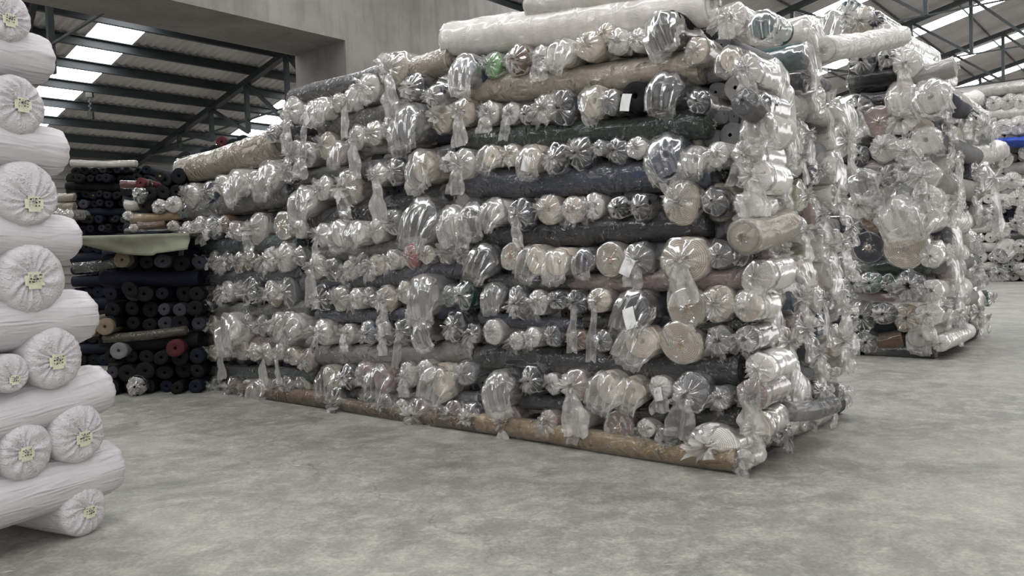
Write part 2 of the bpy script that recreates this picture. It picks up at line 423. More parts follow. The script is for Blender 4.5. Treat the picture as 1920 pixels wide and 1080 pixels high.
# ================================================================== STRUCTURE
EAVE_S, EAVE_Z, TAN = 24.6, 5.0, .236
def roof_z(s): return EAVE_Z + (EAVE_S - s) * TAN
RIDGE = -7.0
P0, P1 = -9.0, 50.0  # roof and skylights stretched unseen behind the camera for more top light
v = []; f = []
NX = 24
fl = MB(); fl.box(W3(6, 22, -.1), Td * 52, Pd * 66, UP * .2)
link('floor', fl.mesh('floor', M_FLOOR), kind='structure')
# roof: corrugated sheets side by side, every sixth one translucent
PITCHW = 5.9 / 6
def sheet_mesh(name, mat):
    v = []; f = []; K = 20
    for side, (s0, s1) in enumerate(((EAVE_S + .6, RIDGE),)):
        for k in range(K + 1):
            p = -PITCHW / 2 + PITCHW * k / K
            hgt = .018 * (1 if (k // 2) % 2 else -1)
            v.append(W3(s0, p, roof_z(s0) + hgt)); v.append(W3(s1, p, roof_z(s1) + hgt))
        for k in range(K): f.append((2 * k, 2 * k + 1, 2 * k + 3, 2 * k + 2))
    return mesh(name, v, f, mat, False)
SH, SKM = sheet_mesh('roof_sheet', M_ROOF), sheet_mesh('skylight_sheet', M_SKY)
ceil_me = MB()
ceil_me.box(W3(RIDGE, (P0 + P1) / 2, roof_z(RIDGE) + .06), Td * .5, Pd * (P1 - P0), UP * .04)
ceiling = link('ceiling', ceil_me.mesh('ceiling', M_ROOF), kind='structure')
i0 = int((P0 - 8.0) / PITCHW)
for i in range(i0, 44):
    p = 8.0 + i * PITCHW
    if p < P0 or p > P1: continue
    sk = i % 6 == 0
    o = link('skylight_sheet' if sk else 'roof_sheet', SKM if sk else SH, ceiling); o.location = Pd * p
    if sk: o['label'] = 'translucent white roof sheet letting daylight in'
# other slope beyond the ridge
MB_o = MB(); MB_o.box(W3(RIDGE - 6, (P0 + P1) / 2, roof_z(RIDGE) - 6 * TAN), Td * 12 + UP * 12 * TAN, Pd * (P1 - P0), UP * .05)
link('ceiling_slope', MB_o.mesh('ceiling_far_slope', M_ROOF), kind='structure')
# walls
wl = MB(); wl.box(W3(EAVE_S + .3, 22, EAVE_Z / 2), Td * .2, Pd * 66, UP * (EAVE_Z + .1))
z = .25
while z < EAVE_Z - .1:
    wl.box(W3(EAVE_S + .19, 22, z), Td * .05, Pd * 66, UP * .1); z += .25
link('wall_left', wl.mesh('wall_left', M_WALL), kind='structure')
def gable(name, p, s0, s1):
    pr = [W3(s1, p, 0), W3(s0, p, 0), W3(s0, p, roof_z(s0)), W3(s1, p, roof_z(s1))]
    vs = pr + [q + Pd * .2 for q in pr]
    link(name, mesh(name, vs, [(0, 1, 2, 3), (7, 6, 5, 4), (0, 4, 5, 1), (1, 5, 6, 2), (2, 6, 7, 3), (3, 7, 4, 0)], M_WALL, False), kind='structure')
gable('wall_back', P1 + .1, RIDGE, EAVE_S + .3)
gable('wall_front', P0 - .4, 3.5, EAVE_S + .3)  # unseen wall, added to block sky light from behind left
# concrete beam with its column
BS0, BS1, BZ0 = 11.4, 12.9, 5.5
bm = MB()
for (pa, pb) in ((-12, 4.02), (4.06, 9.0), (9.0, 28), (28.04, 50)):
    c = (BS0 + BS1) / 2; zt = 7.05
    bm.box(W3(c, (pa + pb) / 2, (BZ0 + zt) / 2), Td * (BS1 - BS0), Pd * (pb - pa), UP * (zt - BZ0))
bm.box(W3((BS0 + BS1) / 2, 19, 5.56), Td * (BS1 - BS0 - .1), Pd * 62, UP * .1)
beam = link('trim_1', bm.mesh('trim_1', M_CONC), kind='structure', label='deep grey concrete beam running below the roof')
for pc in (9.2, 24.2, 39.2):
    cm = MB(); cm.box(W3((BS0 + BS1) / 2, pc + .6, BZ0 / 2), Td * (BS1 - BS0), Pd * 1.2, UP * BZ0)
    link('trim_2', cm.mesh('trim_2', M_CONC), kind='structure', label='square grey concrete column holding the beam')
# purlins
k = 0; s = EAVE_S - .2
while s > RIDGE:
    if 11.2 < s < 12.4: s -= 1.07; continue
    mb = MB(); zc = roof_z(s) - .13
    if s < 11.4: mb.box(W3(s, (P0 + P1) / 2, roof_z(s) - .05), Td * .05, Pd * (P1 - P0), UP * .05)
    else: mb.box(W3(s, (P0 + P1) / 2, zc), Td * .03, Pd * (P1 - P0), UP * .2)
    if s > 11.4: mb.box(W3(s - .04, (P0 + P1) / 2, zc + .095), Td * .1, Pd * (P1 - P0), UP * .02)
    if s > 11.4: mb.box(W3(s - .04, (P0 + P1) / 2, zc - .095), Td * .1, Pd * (P1 - P0), UP * .02)
    k += 1
    link('roof_purlin', mb.mesh('purlin', M_STEEL), category='purlin', group='steel purlins under the roof',
         label=('dark steel purlin under the roof, %s up from the low left eave' % ORD[k]) if s > 11.4 else
         'thin steel purlin under the roof, %s beyond the concrete beam' % ORD[max(1, min(20, k - 12))])
    s -= 1.07 if s > 11.4 else 1.6
# trusses
BZ = 4.93
def truss(p, idx, s_lo, s_hi, where):
    root = link('roof_truss', None, category='roof truss', group='steel trusses under the roof',
                label='%s in the row, dark steel truss %s' % (ORD[idx].capitalize() if False else ORD[idx], where))
    base = W3((s_lo + s_hi) / 2, p, 0); root.location = base
    def part(name, a, b, w, h):
        link(name, MB().bar(a - base, b - base, w, h, Pd).mesh(name, M_STEEL), root)
    top = lambda s: W3(s, p, roof_z(s) - .32)
    bz = BZ if s_hi > 12 else 7.5
    part('rafter', top(s_hi), top(s_lo), .14, .16)
    part('bottom_chord', W3(s_hi, p, bz), W3(s_lo + .3, p, bz) if s_hi < 12 else W3(s_lo - .2, p, BZ0 + .02), .04, .04)
    s = s_hi - (1.1 if s_hi > 12 else 1.0); prev = None; flip = p < 7 and s_hi > 12
    while s > s_lo + .1:
        part('post', top(s), W3(s, p, bz), .1, .1)
        if prev is not None:
            if flip: part('diagonal_brace', top(s), W3(prev, p, bz), .09, .09)
            else: part('diagonal_brace', top(prev), W3(s, p, bz), .08, .08)
        prev = s; s -= 1.75
idx = 0
for kk in range(-1, 8):
    p = 5.6 + 5.9 * kk; idx += 1
    truss(p, idx, 12.9, 24.6, 'between left wall and concrete beam')
    truss(p, idx, RIDGE, 11.4, 'right of the concrete beam')
# wire and hanging chain lamp
base = W3(19, 6, 0)
wa, wb_ = hit(60, 163, W3(0, 8, 0), Pd)[0], hit(540, 218, W3(0, 13, 0), Pd)[0]
link('overhead_wire', MB().bar(wa, wb_, .02, .02).mesh('wire', M_WIRE), category='wire', label='thin dark wire strung under the roof at left')
hp = wa.lerp(wb_, .1); hp = hit(168, 178, W3(0, 8.55, 0), Pd)[0]
hk = link('hanging_pulley', None, category='pulley', label='small pulley and chain hanging from the overhead wire'); hk.location = hp
mb = MB(); mb.box(Vector((0, 0, 0)), Vector((.16, 0, 0)), Vector((0, .08, 0)), Vector((0, 0, .12))); link('pulley_block', mb.mesh('pulley_block', M_WIRE), hk)
mb = MB()
for i in range(6): mb.box(Vector((.015 * (-1) ** i, 0, -.1 - .055 * i)), Vector((.05, 0, 0)), Vector((0, .03, 0)), Vector((0, 0, .05)))
mb.box(Vector((0, 0, -.5)), Vector((.13, 0, 0)), Vector((0, .08, 0)), Vector((0, 0, .18))); link('chain', mb.mesh('chain', M_WIRE), hk)

# ================================================================== THE NEAR STACK, front face
# each entry: x y radius colour style[tail length][L=paper tag]; pixels of the photograph put on the real face plane
Q1 = ground(1400, 888)
FRONT = {
 3: [
 'E 950 787 30 p T2.6;1027 790 20 p F;1085 785 22 w T2;1160 803 32 p S;1210 803 17 w F;1250 826 25 d K;1335 835 44 W K',
 'E 943 727 32 d O;997 712 25 d K;1035 720 18 w K;1077 722 28 p T3.2;1143 727 30 c O;1187 733 25 c O;1237 727 22 w TL2;1293 737 37 g T2.2;1352 745 20 g F',
 'E 923 623 22 w K;967 640 16 w F;997 633 18 w F;1037 630 20 d K;1082 637 22 b K;1130 640 20 g K;1203 640 33 c O;1275 643 40 c S;1348 638 25 g F',
 'E 927 553 22 g O;973 567 28 d K;1009 567 22 w F;1045 563 20 d K;1082 567 22 d T4;1122 563 24 c T4.5;1193 580 34 d OL;1287 577 38 c S;1347 570 33 c K',
 'E 913 487 28 d O;957 480 24 c S;1005 487 27 c O;1047 491 26 c O;1096 487 21 d O;1143 487 32 c S;1197 487 31 g TL1.6;1283 487 45 c T1.8;1350 480 24 g K',
 'E 887 407 28 d O;933 397 24 w O;975 403 29 d T2;1027 393 27 c K;1073 393 23 c F;1112 387 23 w F;1160 390 22 k K;1200 388 22 k K;1277 380 39 c K;1340 378 26 d K',
 'E 868 307 28 w T2;922 293 21 c O;957 290 20 c F;997 297 25 c OL;1042 297 26 d K;1087 287 29 d K;1124 277 14 g F;1157 283 24 d K;1193 277 21 w K;1248 290 38 n O;1303 300 26 w O;1345 290 22 w F',
 'E 868 210 26 c T2.4;916 213 22 w T1.6;957 213 20 w T2.4;987 215 17 k K;1020 203 25 c F;1053 203 32 d K;1113 190 27 c O;1143 190 22 g K;1190 180 28 k UL;1250 167 32 d O;1310 190 22 d K',
 'E 873 133 30 n O;922 122 22 G K;968 112 27 b K;1015 108 22 w T2;1057 98 24 w O;1103 85 28 c K;1133 62 18 c K;1159 77 23 w K;1195 75 20 w F;1245 55 34 k O;1305 95 24 c K'],
 2: [
 'E 633 757 27 d K;687 753 18 t K;720 760 20 g K;752 767 18 w F;783 777 28 p K;820 785 24 p T2.6;851 775 23 p K;883 783 27 d K',
 'E 620 710 25 c O;650 707 21 d K;682 703 24 p K;720 710 28 p O;763 703 21 w T1.8;797 695 20 w F;830 715 31 c O;872 700 25 g K',
 'E 603 623 22 w F;651 627 18 w TL1.6;690 623 21 n K;723 623 20 d T2;757 620 22 d T3;797 623 23 d O;853 612 26 d K;888 625 18 d F',
 'E 603 560 25 d K;637 560 22 c K;667 560 18 w F;692 557 17 g K;723 560 25 c T2.6;757 547 19 c K;800 553 36 g O;838 556 20 t K;870 553 25 D K',
 'E 593 500 22 w T3;622 507 22 g K;653 507 17 w F;680 493 20 g F;705 497 20 c F;735 487 18 w F;770 480 21 R K;800 477 18 c K;836 473 22 p K;868 478 18 d K',
 'E 603 440 20 w T2.4;637 437 24 w O;672 437 22 w O;705 433 20 w K;735 417 23 g K;800 410 38 d O;850 413 28 w O;880 410 26 w T2',
 'E 575 377 28 w O;605 353 21 w K;653 350 32 c T2;708 328 20 w T4.4;743 320 24 d K;795 313 31 c O;842 305 20 g K',
 'E 575 290 22 w T2;612 273 24 c K;637 285 20 p O;668 258 22 w T3.4;699 250 23 c K;730 240 20 g K;770 230 36 g O;825 218 30 c K',
 'E 547 207 25 w T3;583 213 22 w TL4;605 203 20 w O;632 193 17 c K;655 187 20 w T3.4;690 165 28 w F;737 130 34 c T2.6;775 165 27 d K;815 180 22 d K'],
 1: [
 'E 377 717 19 d K;402 727 19 d K;437 727 21 d K;463 733 18 w T2;489 733 23 c O;517 727 17 d K;538 723 17 d K;563 733 27 c S',
 'E 370 660 20 d K;397 663 16 o K;420 660 16 d T3;450 657 18 c K;475 660 17 c K;499 663 19 c T4;523 660 15 w T3.6;546 668 17 c K;575 675 20 p K',
 'E 360 607 18 w F;397 610 18 o K;433 617 30 w O;467 607 18 g K;491 610 18 g K;520 607 20 c K;549 613 26 w O',
 'E 362 560 22 w F;390 560 22 d K;424 547 18 w F;467 547 26 d K;508 550 23 c K;540 547 27 g K',
 'E 358 493 20 w T3;400 490 18 d K;425 490 17 d F;448 493 17 b K;469 490 17 b K;505 487 20 w F;531 483 25 w K;562 480 17 g K',
 'E 348 433 17 w T5;372 423 18 w K;397 427 22 n F;418 420 15 b F;441 433 18 p K;480 430 30 w T1.6;530 423 27 c S;562 430 17 w K',
 'E 357 367 22 w K;390 360 22 n K;416 347 19 c K;446 343 25 w O;478 338 19 w F;507 330 28 w O;545 320 25 d K',
 'E 510 250 16 d K;538 243 22 d K;553 290 24 w T2'],
}
LONGS = {
 3: ['880 807 1385 872 19 Y', '905 745 1130 760 13 d;1120 760 1395 783 18 k', '905 668 1395 693 26 d', '905 597 1100 607 13 n;1100 600 1400 610 14 k',
     '925 525 1090 528 14 d;1075 527 1400 520 18 p', '890 445 1335 413 25 d', '885 345 1345 322 27 n', '875 262 1330 232 22 D', '880 168 1320 125 27 c',
     '845 75 1335 8 34 W;1000 10 1400 -45 30 W'],
 2: ['610 768 900 805 13 b', '640 735 905 748 14 g', '603 665 897 656 20 l', '600 592 885 583 12 n', '577 532 885 500 19 n', '600 478 875 448 15 g',
     '568 422 850 368 24 d', '565 335 865 288 15 d', '610 240 790 200 20 g', '550 183 730 133 15 g;735 142 850 112 22 c'],
 1: ['440 737 640 766 13 b', '365 693 600 706 14 t', '355 634 595 642 13 p', '370 582 590 577 13 g', '370 522 575 512 16 n', '375 463 570 455 15 t',
     '350 400 555 358 21 g', '347 322 530 268 25 c'],
}
CRN = {1: 'left', 2: 'middle', 3: 'right'}
GF = 'plastic wrapped fabric rolls in the near stack'
def style_of(tok):
    st = tok[0]; tag = 'L' in tok; t = tok.replace('L', '')[1:]
    return st, (float(t) if t else 0), tag
def sphrase(st, tag, tail):
    s = {'K': 'knotted end', 'F': 'ruffled end', 'S': 'taut end', 'O': 'loose open end', 'T': 'trailing plastic end', 'U': 'bare end'}[st]
    if tag: s = 'labelled ' + s
    return s
for cr, rows in FRONT.items():
    for ri, row in enumerate(rows):
        ents = row[2:].split(';')
        for ei, e in enumerate(ents):
            x, y, r, col, st = e.split()
            x, y, r = float(x), float(y), float(r)
            s_, tail, tag = style_of(st)
            jut = R.uniform(-.07, .03) - (.04 if s_ in 'O' else 0)
            pos, d = hit(x, y, Q1 + Pd * jut, Pd)
            rm = r * d / F * 1.04
            o = end_roll(pos, Pd, rm, col, s_, tail, tag, L=1.75, group=GF)
            o['label'] = '%s roll, %s, %s from left, end row %s, %s front stack' % (
                CN[col], sphrase(s_, tag, tail), ORD[ei + 1], NUM[ri + 1], CRN[cr])
    for ri, row in enumerate(LONGS[cr]):
        ents = row.split(';')
        for ei, e in enumerate(ents):
            a = e.split(); x0, y0, x1, y1, r = map(float, a[:5]); col = a[5]
            xm = (x0 + x1) / 2; _, d = hit(xm, (y0 + y1) / 2, Q1, Pd); rm = r * d / F * 1.08
            pl = Q1 + Pd * (rm + .03 if ri else rm - .1)
            A, B = hit(x0, y0, pl, Pd)[0], hit(x1, y1, pl, Pd)[0]
            if ri == 0: A.z = rm * 1.06; B.z = rm * 1.06
            o = long_roll(A, B, rm, col, 'M' if col == 'W' else 'T', group=GF)
            wh = '' if len(ents) == 1 else (('left half' if ei == 0 else 'right half') if ri < 9 else ('lower one' if ei == 0 else 'upper one'))
            o['label'] = '%s roll lying lengthwise, layer %s up, %s front stack%s' % (CN[col], NUM[ri + 1], CRN[cr], ', ' + wh if wh else '')

# ---------------------------------------------- generic piles given on a front plane
def place_list(txt, pl, n, axis, group, where, lim=1.4, near=False, side=False):
    """E end rolls, L long rolls; n = plane normal direction inwards"""
    items = []
    for e in txt.replace('\n', ';').split(';'):
        e = e.strip()
        if e: items.append(e.split())
    rws = []
    for it in sorted(items, key=lambda q: -float(q[2])): pass
    seen = {}
    for it in items:
        if it[0] == 'L':
            x0, y0, x1, y1, r = map(float, it[1:6]); col = it[6]
            _, d = hit((x0 + x1) / 2, (y0 + y1) / 2, pl, n); rm = r * d / F * 1.05
            p2 = pl + n * rm
            A, B = hit(x0, y0, p2, n)[0], hit(x1, y1, p2, n)[0]
            for q in (A, B): q.z = max(q.z, rm * 1.02)
            o = long_roll(A, B, rm, col, it[7] if len(it) > 7 else 'C', group=group); kind = 'roll lying lengthwise'
            yy = (y0 + y1) / 2; xx = (x0 + x1) / 2
        else:
            x, y, r = map(float, it[1:4]); col = it[4]; s_, tail, tag = style_of(it[5])
            pos, d = hit(x, y, pl - n * R.uniform(0, .06), n); rm = r * d / F * 1.06
            ax, lm = axis, lim
            if near:
                if x < 1436:
                    ax = Pd; lm = .45; pos, d = hit(x, y, Q1 - Pd * .05, Pd); rm = r * d / F * 1.06
                else:
                    dp = (pos - Q1).dot(Pd)
                    if dp < rm + .06: pos = pos + Pd * (rm + .06 - dp)
                    if dp < .55: lm = .34
            pos.z = max(pos.z, rm * 1.02)
            
            if lm < .5: lm = min(3.5 * rm, .5)
            if side and not tail and R.random() < .65: tail = R.uniform(1.4, 2.8)
            o = end_roll(pos, ax, rm, col, s_, tail, tag, L=lm, group=group)
            kind = 'roll with ' + sphrase(s_, tag, tail)
            yy = y; xx = x
        seen.setdefault((CN[col], kind), []).append((yy, xx, o))
    for (cn, kind), lst in seen.items():
        lst.sort(key=lambda q: -q[0])
        for i, (yy, xx, o) in enumerate(lst):
            pos = '' if len(lst) == 1 else (', lowest' if i == 0 else (', topmost' if i == len(lst) - 1 else ', %s from bottom' % ORD[i + 1]))
            o['label'] = '%s %s on %s%s' % (cn, kind, where, pos)

# near stack, right-hand side (ends of the rolls that lie along the front)
QR = ground(1432, 868)
place_list('''
E 1370 35 28 w F;E 1430 45 24 t O;E 1454 150 34 w O;E 1400 130 26 w T2;E 1370 110 22 c O;E 1425 200 22 d K;E 1511 108 26 t O;E 1516 62 30 w O;E 1511 150 22 d K;E 1481 222 22 c K;E 1420 240 30 w O
E 1465 255 30 w O;E 1508 250 22 p K;E 1540 195 24 w T3.2;E 1572 212 28 w O;E 1576 265 30 w T2;E 1400 290 28 w T2;E 1452 320 36 w K;E 1495 292 20 M K;E 1416 330 28 w T2.6
E 1446 372 24 n K;E 1503 366 24 o K;E 1560 315 28 w O;E 1527 325 22 d K;E 1566 372 24 w T2;E 1530 400 26 p K;E 1400 385 24 w T1.6;E 1573 455 22 d K;E 1590 424 18 d K
E 1453 480 32 p T2;E 1500 430 24 w T2.2;E 1503 505 26 w O;E 1549 462 28 w T2;E 1552 515 28 w O;E 1420 520 30 w T1.8;E 1517 478 18 o K;E 1590 500 18 w F
E 1400 575 26 c K;E 1440 580 26 w O;E 1495 560 26 n K;E 1535 560 22 w K;E 1565 573 27 g K;E 1590 562 17 t K;E 1400 635 22 g F;E 1470 640 30 p T2;E 1440 632 14 k U
E 1500 615 30 p K;E 1540 610 22 n K;E 1568 638 28 c K;E 1590 610 20 d K;E 1524 660 27 d K;E 1425 690 26 w T3;E 1475 690 28 w O;E 1584 668 19 w T1.4;E 1552 695 14 w F
E 1410 740 28 p T2.4;E 1455 740 28 w T1.6;E 1495 728 27 w O;E 1541 732 23 o K;E 1420 800 26 c K;E 1440 812 20 w K;E 1475 762 22 w F;E 1393 862 18 w F
E 1510 786 22 w K;E 1462 812 24 d F;E 1552 762 20 o K;E 1578 735 17 g F;E 1530 735 18 d F
''', QR, Td, Td, GF, 'right side of near stack', lim=1.2, near=True, side=True)
place_list('L 1475 772 1560 760 17 d C;L 1545 92 1690 66 20 W M;L 1395 446 1475 420 30 c C;L 1395 192 1440 215 24 d C', QR - Td * .25, Td, Td, GF, 'right side of near stack, outermost')

# long top rolls running back over the right side
for (x0, y0, ln, r, col) in ((1252, 55, 1.9, .115, 'd'), (1262, 172, 1.6, .115, 'd'), (1350, 380, 1.3, .14, 'c'), (1345, 480, 1.3, .12, 'p')):
    A, d = hit(x0, y0, Q1 + Pd * .1 , Pd)
    o = long_roll(A, A + Pd * ln - Td * .0, r, col, 'T', group=GF)
    o['label'] = '%s roll running back along the right side, %s' % (CN[col], {55: 'highest', 172: 'just under top rows', 380: 'halfway up', 480: 'at chest height'}[y0])

# second stack, front and side
Q2 = ground(1755, 674)
G2 = 'plastic wrapped fabric rolls in the second stack'
place_list('''
L 1625 668 1755 667 13 d C;E 1625 641 20 d K;L 1640 645 1697 636 20 b C;E 1590 660 20 w T1.4;E 1763 644 15 w K;E 1725 630 20 l O
E 1617 594 26 d K;E 1658 588 21 d K;E 1701 596 25 Y K;L 1600 552 1738 562 13 p C;E 1740 590 22 w T2;E 1601 530 18 d F;E 1633 530 20 t K;E 1666 532 15 D K;E 1704 536 27 d F;E 1745 545 20 w F
L 1590 500 1742 492 20 D C;E 1628 464 27 d S;E 1698 464 38 c S;E 1745 480 20 w K;L 1600 440 1735 436 15 d C;E 1600 424 19 d K;E 1636 413 22 b S;E 1690 402 34 w O;E 1735 410 24 w O
E 1610 385 22 w F;E 1655 350 24 w T2;E 1620 340 24 d O;E 1690 345 24 w K;E 1700 365 22 D O;L 1595 315 1740 312 18 p C;E 1660 330 20 d K;E 1730 330 26 w T2.4;E 1740 370 20 w F;E 1640 375 20 w O
E 1612 292 18 d K;E 1658 277 25 w K;E 1700 285 24 w T2;L 1615 262 1712 247 18 N C;E 1735 262 25 w O;E 1647 228 29 p S;E 1608 205 26 d T2;E 1690 225 24 w F;E 1728 240 18 c U;E 1600 245 20 w F
L 1615 190 1680 186 16 k C;E 1690 178 24 c O;E 1744 180 30 l O;L 1598 156 1690 138 24 k C;L 1712 145 1790 124 17 l M;E 1700 120 24 w T3.4;E 1617 114 26 d K;E 1664 108 17 d F
E 1560 54 32 l O;E 1614 41 25 c K;E 1640 35 15 N K;E 1655 70 24 w T1.4;E 1590 30 26 t K
''', Q2, Pd, Pd, G2, 'second stack', lim=1.6)
# right-hand side of the second stack
Q3 = Q2
G3 = G2
place_list('''
L 1762 618 1826 622 12 l M;E 1823 585 20 p K;E 1845 598 11 c K;E 1834 608 10 w K;E 1790 590 20 w F;E 1828 558 18 o O;E 1792 550 20 d K;E 1765 570 20 w T2;E 1855 560 14 t K
E 1780 500 27 p O;E 1822 500 22 w T1.8;E 1780 440 27 d O;E 1822 450 18 w F;E 1765 470 18 w K;L 1770 528 1840 526 14 d C;L 1762 470 1835 468 12 k C
E 1801 394 14 k K;E 1772 392 22 w T1.6;E 1835 400 22 w F;E 1848 335 28 w T3.4;E 1780 350 24 w O;E 1815 355 18 w K;L 1765 420 1840 414 12 k C
L 1800 292 1872 282 20 W C;E 1780 300 24 w F;E 1825 320 18 d K;L 1790 260 1850 258 14 t C;E 1770 270 20 w F;E 1812 240 20 w T1.5;E 1795 215 26 d K;E 1770 235 22 d K;E 1850 240 16 w F
L 1770 195 1830 185 15 w M;E 1765 205 18 c O;E 1820 205 18 w T1.6
''', Q2 - Td * .03, Td, Td, G3, 'right side of second stack', lim=.7, side=True)
# fourth stack
Q4 = ground(1925, 528)
G4 = 'plastic wrapped fabric rolls in the farthest stack'
place_list('''
L 1790 178 1935 158 12 W;L 1825 217 1935 206 12 W;L 1808 242 1872 229 15 l M;E 1839 193 12 d K;E 1863 193 13 w K;E 1890 190 13 w K;E 1913 190 13 w K;E 1883 236 14 w T1.2;E 1910 235 17 w K
E 1845 262 14 d K;E 1885 300 13 w K;L 1885 318 1935 312 11 l;E 1898 338 15 w K;E 1875 345 13 w K;E 1920 350 14 w K;L 1880 362 1935 356 11 l;E 1880 378 14 w F;E 1908 372 14 w K
E 1885 402 14 N U;E 1905 418 15 l K;E 1878 430 14 w F;L 1870 448 1935 438 12 d;E 1890 465 16 w O;E 1915 462 14 p K;E 1872 480 14 d K;E 1915 505 12 w K;E 1895 500 14 D K;E 1872 515 14 d F;E 1875 535 14 w F
E 1920 395 13 w K;E 1860 300 13 p K;E 1925 285 13 w K;E 1925 430 13 w K
''', Q4, Pd, Pd, G4, 'farthest stack', lim=3.0)
# blue tarpaulin lying over the farthest stack
v = []; f = []; a0 = hit(1868, 258, Q4 - Pd * .4, Pd)[0]; b0 = hit(1960, 250, Q4 - Pd * .4, Pd)[0]
for i in range(16):
    for j in range(8):
        q = a0.lerp(b0, i / 15) - UP * (j * .075 * (.55 + .45 * i / 15)) - Pd * (.25 * math.sin(j * .5) + .08 * nv(i * .6, j * .7, 0))
        if j == 0: q += Pd * .5
        v.append(q + UP * .05 * nv(i * .5, j * .5, 4))
for i in range(15):
    for j in range(7): f.append((i * 8 + j, i * 8 + j + 1, (i + 1) * 8 + j + 1, (i + 1) * 8 + j))
o = link('tarpaulin', mesh('tarpaulin', v, f, M_TARP), category='tarpaulin', label='folded bright blue tarpaulin on the farthest stack at the right edge')
md = o.modifiers.new('thick', 'SOLIDIFY'); md.thickness = .01

# ---------------------------------------------- packed rolls behind the visible ones (joined, uncountable)
def filler(name, x0, x1, y0, y1, pl, n, side, depth, rad, rows_alt, label, group, mats, seed, inset=.16):
    """rows of rolls filling a stack behind its face: cylinders lying alternately both ways"""
    rg = random.Random(seed)
    A = hit(x0, y1, pl, n)[0]; B = hit(x1, y1, pl, n)[0]
    ztop = hit(x0, y0, pl, n)[0].z, hit(x1, y0, pl, n)[0].z
    A.z = 0; B.z = 0
    Ln = (B - A).length; u = (B - A).normalized(); nn = n.normalized()
    mbs = [MB() for _ in mats]; zz = rad; row = 0
    def cyl(a, b, r, mb, m=12):
        d = (b - a); x = d.normalized(); y = UP.cross(x).normalized(); z = x.cross(y)
        sd = rg.uniform(0, 50); L = d.length; k = 5; rs = []
        prof = [(-.02, .15)] + [(0, .9)] + [(L * i / k, 1) for i in range(k + 1)] + [(L, .9), (L, .1)]
        for (t, q) in prof:
            rs.append([a + x * t + (y * math.cos(6.2832 * j / m) + z * math.sin(6.2832 * j / m)) * r * q * (1 + .08 * nv(j * .8, t * 2, sd)) for j in range(m)])
        mb.rings(rs)
    while zz < max(ztop):
        fr = zz / max(ztop)
        if row % 2 == 0:
            t = 0.0
            while t < Ln:
                r = rad * rg.uniform(.75, 1.1)
                lim = ztop[0] + (ztop[1] - ztop[0]) * t / Ln
                if zz < lim:
                    s0 = A + u * (t + r) + UP * zz + nn * (inset + rg.uniform(0, .1))
                    cyl(s0, s0 + nn * (depth - inset), r, rg.choice(mbs))
                t += 2.02 * r
        else:
            t = 0.0
            while t < depth - inset - rad:
                r = rad * rg.uniform(.85, 1.05)
                seg = 0.0
                while seg < Ln:
                    e = min(Ln, seg + 2.0)
                    lim = ztop[0] + (ztop[1] - ztop[0]) * (seg) / Ln
                    if zz < lim:
                        s0 = A + u * (seg + .03) + UP * zz + nn * (inset + r + t)
                        s1 = A + u * (e - .03) + UP * zz + nn * (inset + r + t)
                        if (s1 - s0).length > .2: cyl(s0, s1, r, rg.choice(mbs))
                    seg = e
                t += 2.05 * r
        zz += rad * 1.85; row += 1
    root = link(name, None, category='fabric rolls', kind='stuff', label=label)
    if group: root['group'] = group
    for mb, mt in zip(mbs, mats):
        if mb.v: link('packed_rolls', mb.mesh(name, mt, True), root, kind='stuff')
    return root
filler('packed_fabric_rolls', 372, 572, 330, 745, Q1, Pd, Td, 2.0, .085, 1, 'grey and cream rolls packed deep inside left part of near stack', None, [FM['d'], FM['g'], FM['l']], 1)
filler('packed_fabric_rolls', 565, 890, 240, 770, Q1, Pd, Td, 2.4, .085, 1, 'grey and cream rolls packed deep inside middle part of near stack', None, [FM['d'], FM['g'], FM['l']], 2)
filler('packed_fabric_rolls', 850, 1352, 60, 876, Q1, Pd, Td, 2.35, .09, 1, 'grey and cream rolls packed deep inside right part of near stack', None, [FM['d'], FM['g'], FM['l']], 3)
filler('packed_fabric_rolls', 1610, 1748, 170, 670, Q2, Pd, Td, 2.6, .15, 1, 'grey rolls packed deep inside second stack', None, [FM['d'], FM['g'], FM['l']], 4)
filler('packed_fabric_rolls', 1762, 1850, 230, 640, Q2, Td, Pd, 1.6, .15, 1, 'grey and white rolls packed along right side of second stack', None, [FM['d'], FM['g'], FM['l']], 5, inset=.25)
filler('packed_fabric_rolls', 1800, 1960, 175, 525, Q4, Pd, Td, 4, .2, 1, 'white and grey rolls packed deep inside farthest stack', None, [FM['g'], FM['w'], FM['w']], 6, inset=.3)

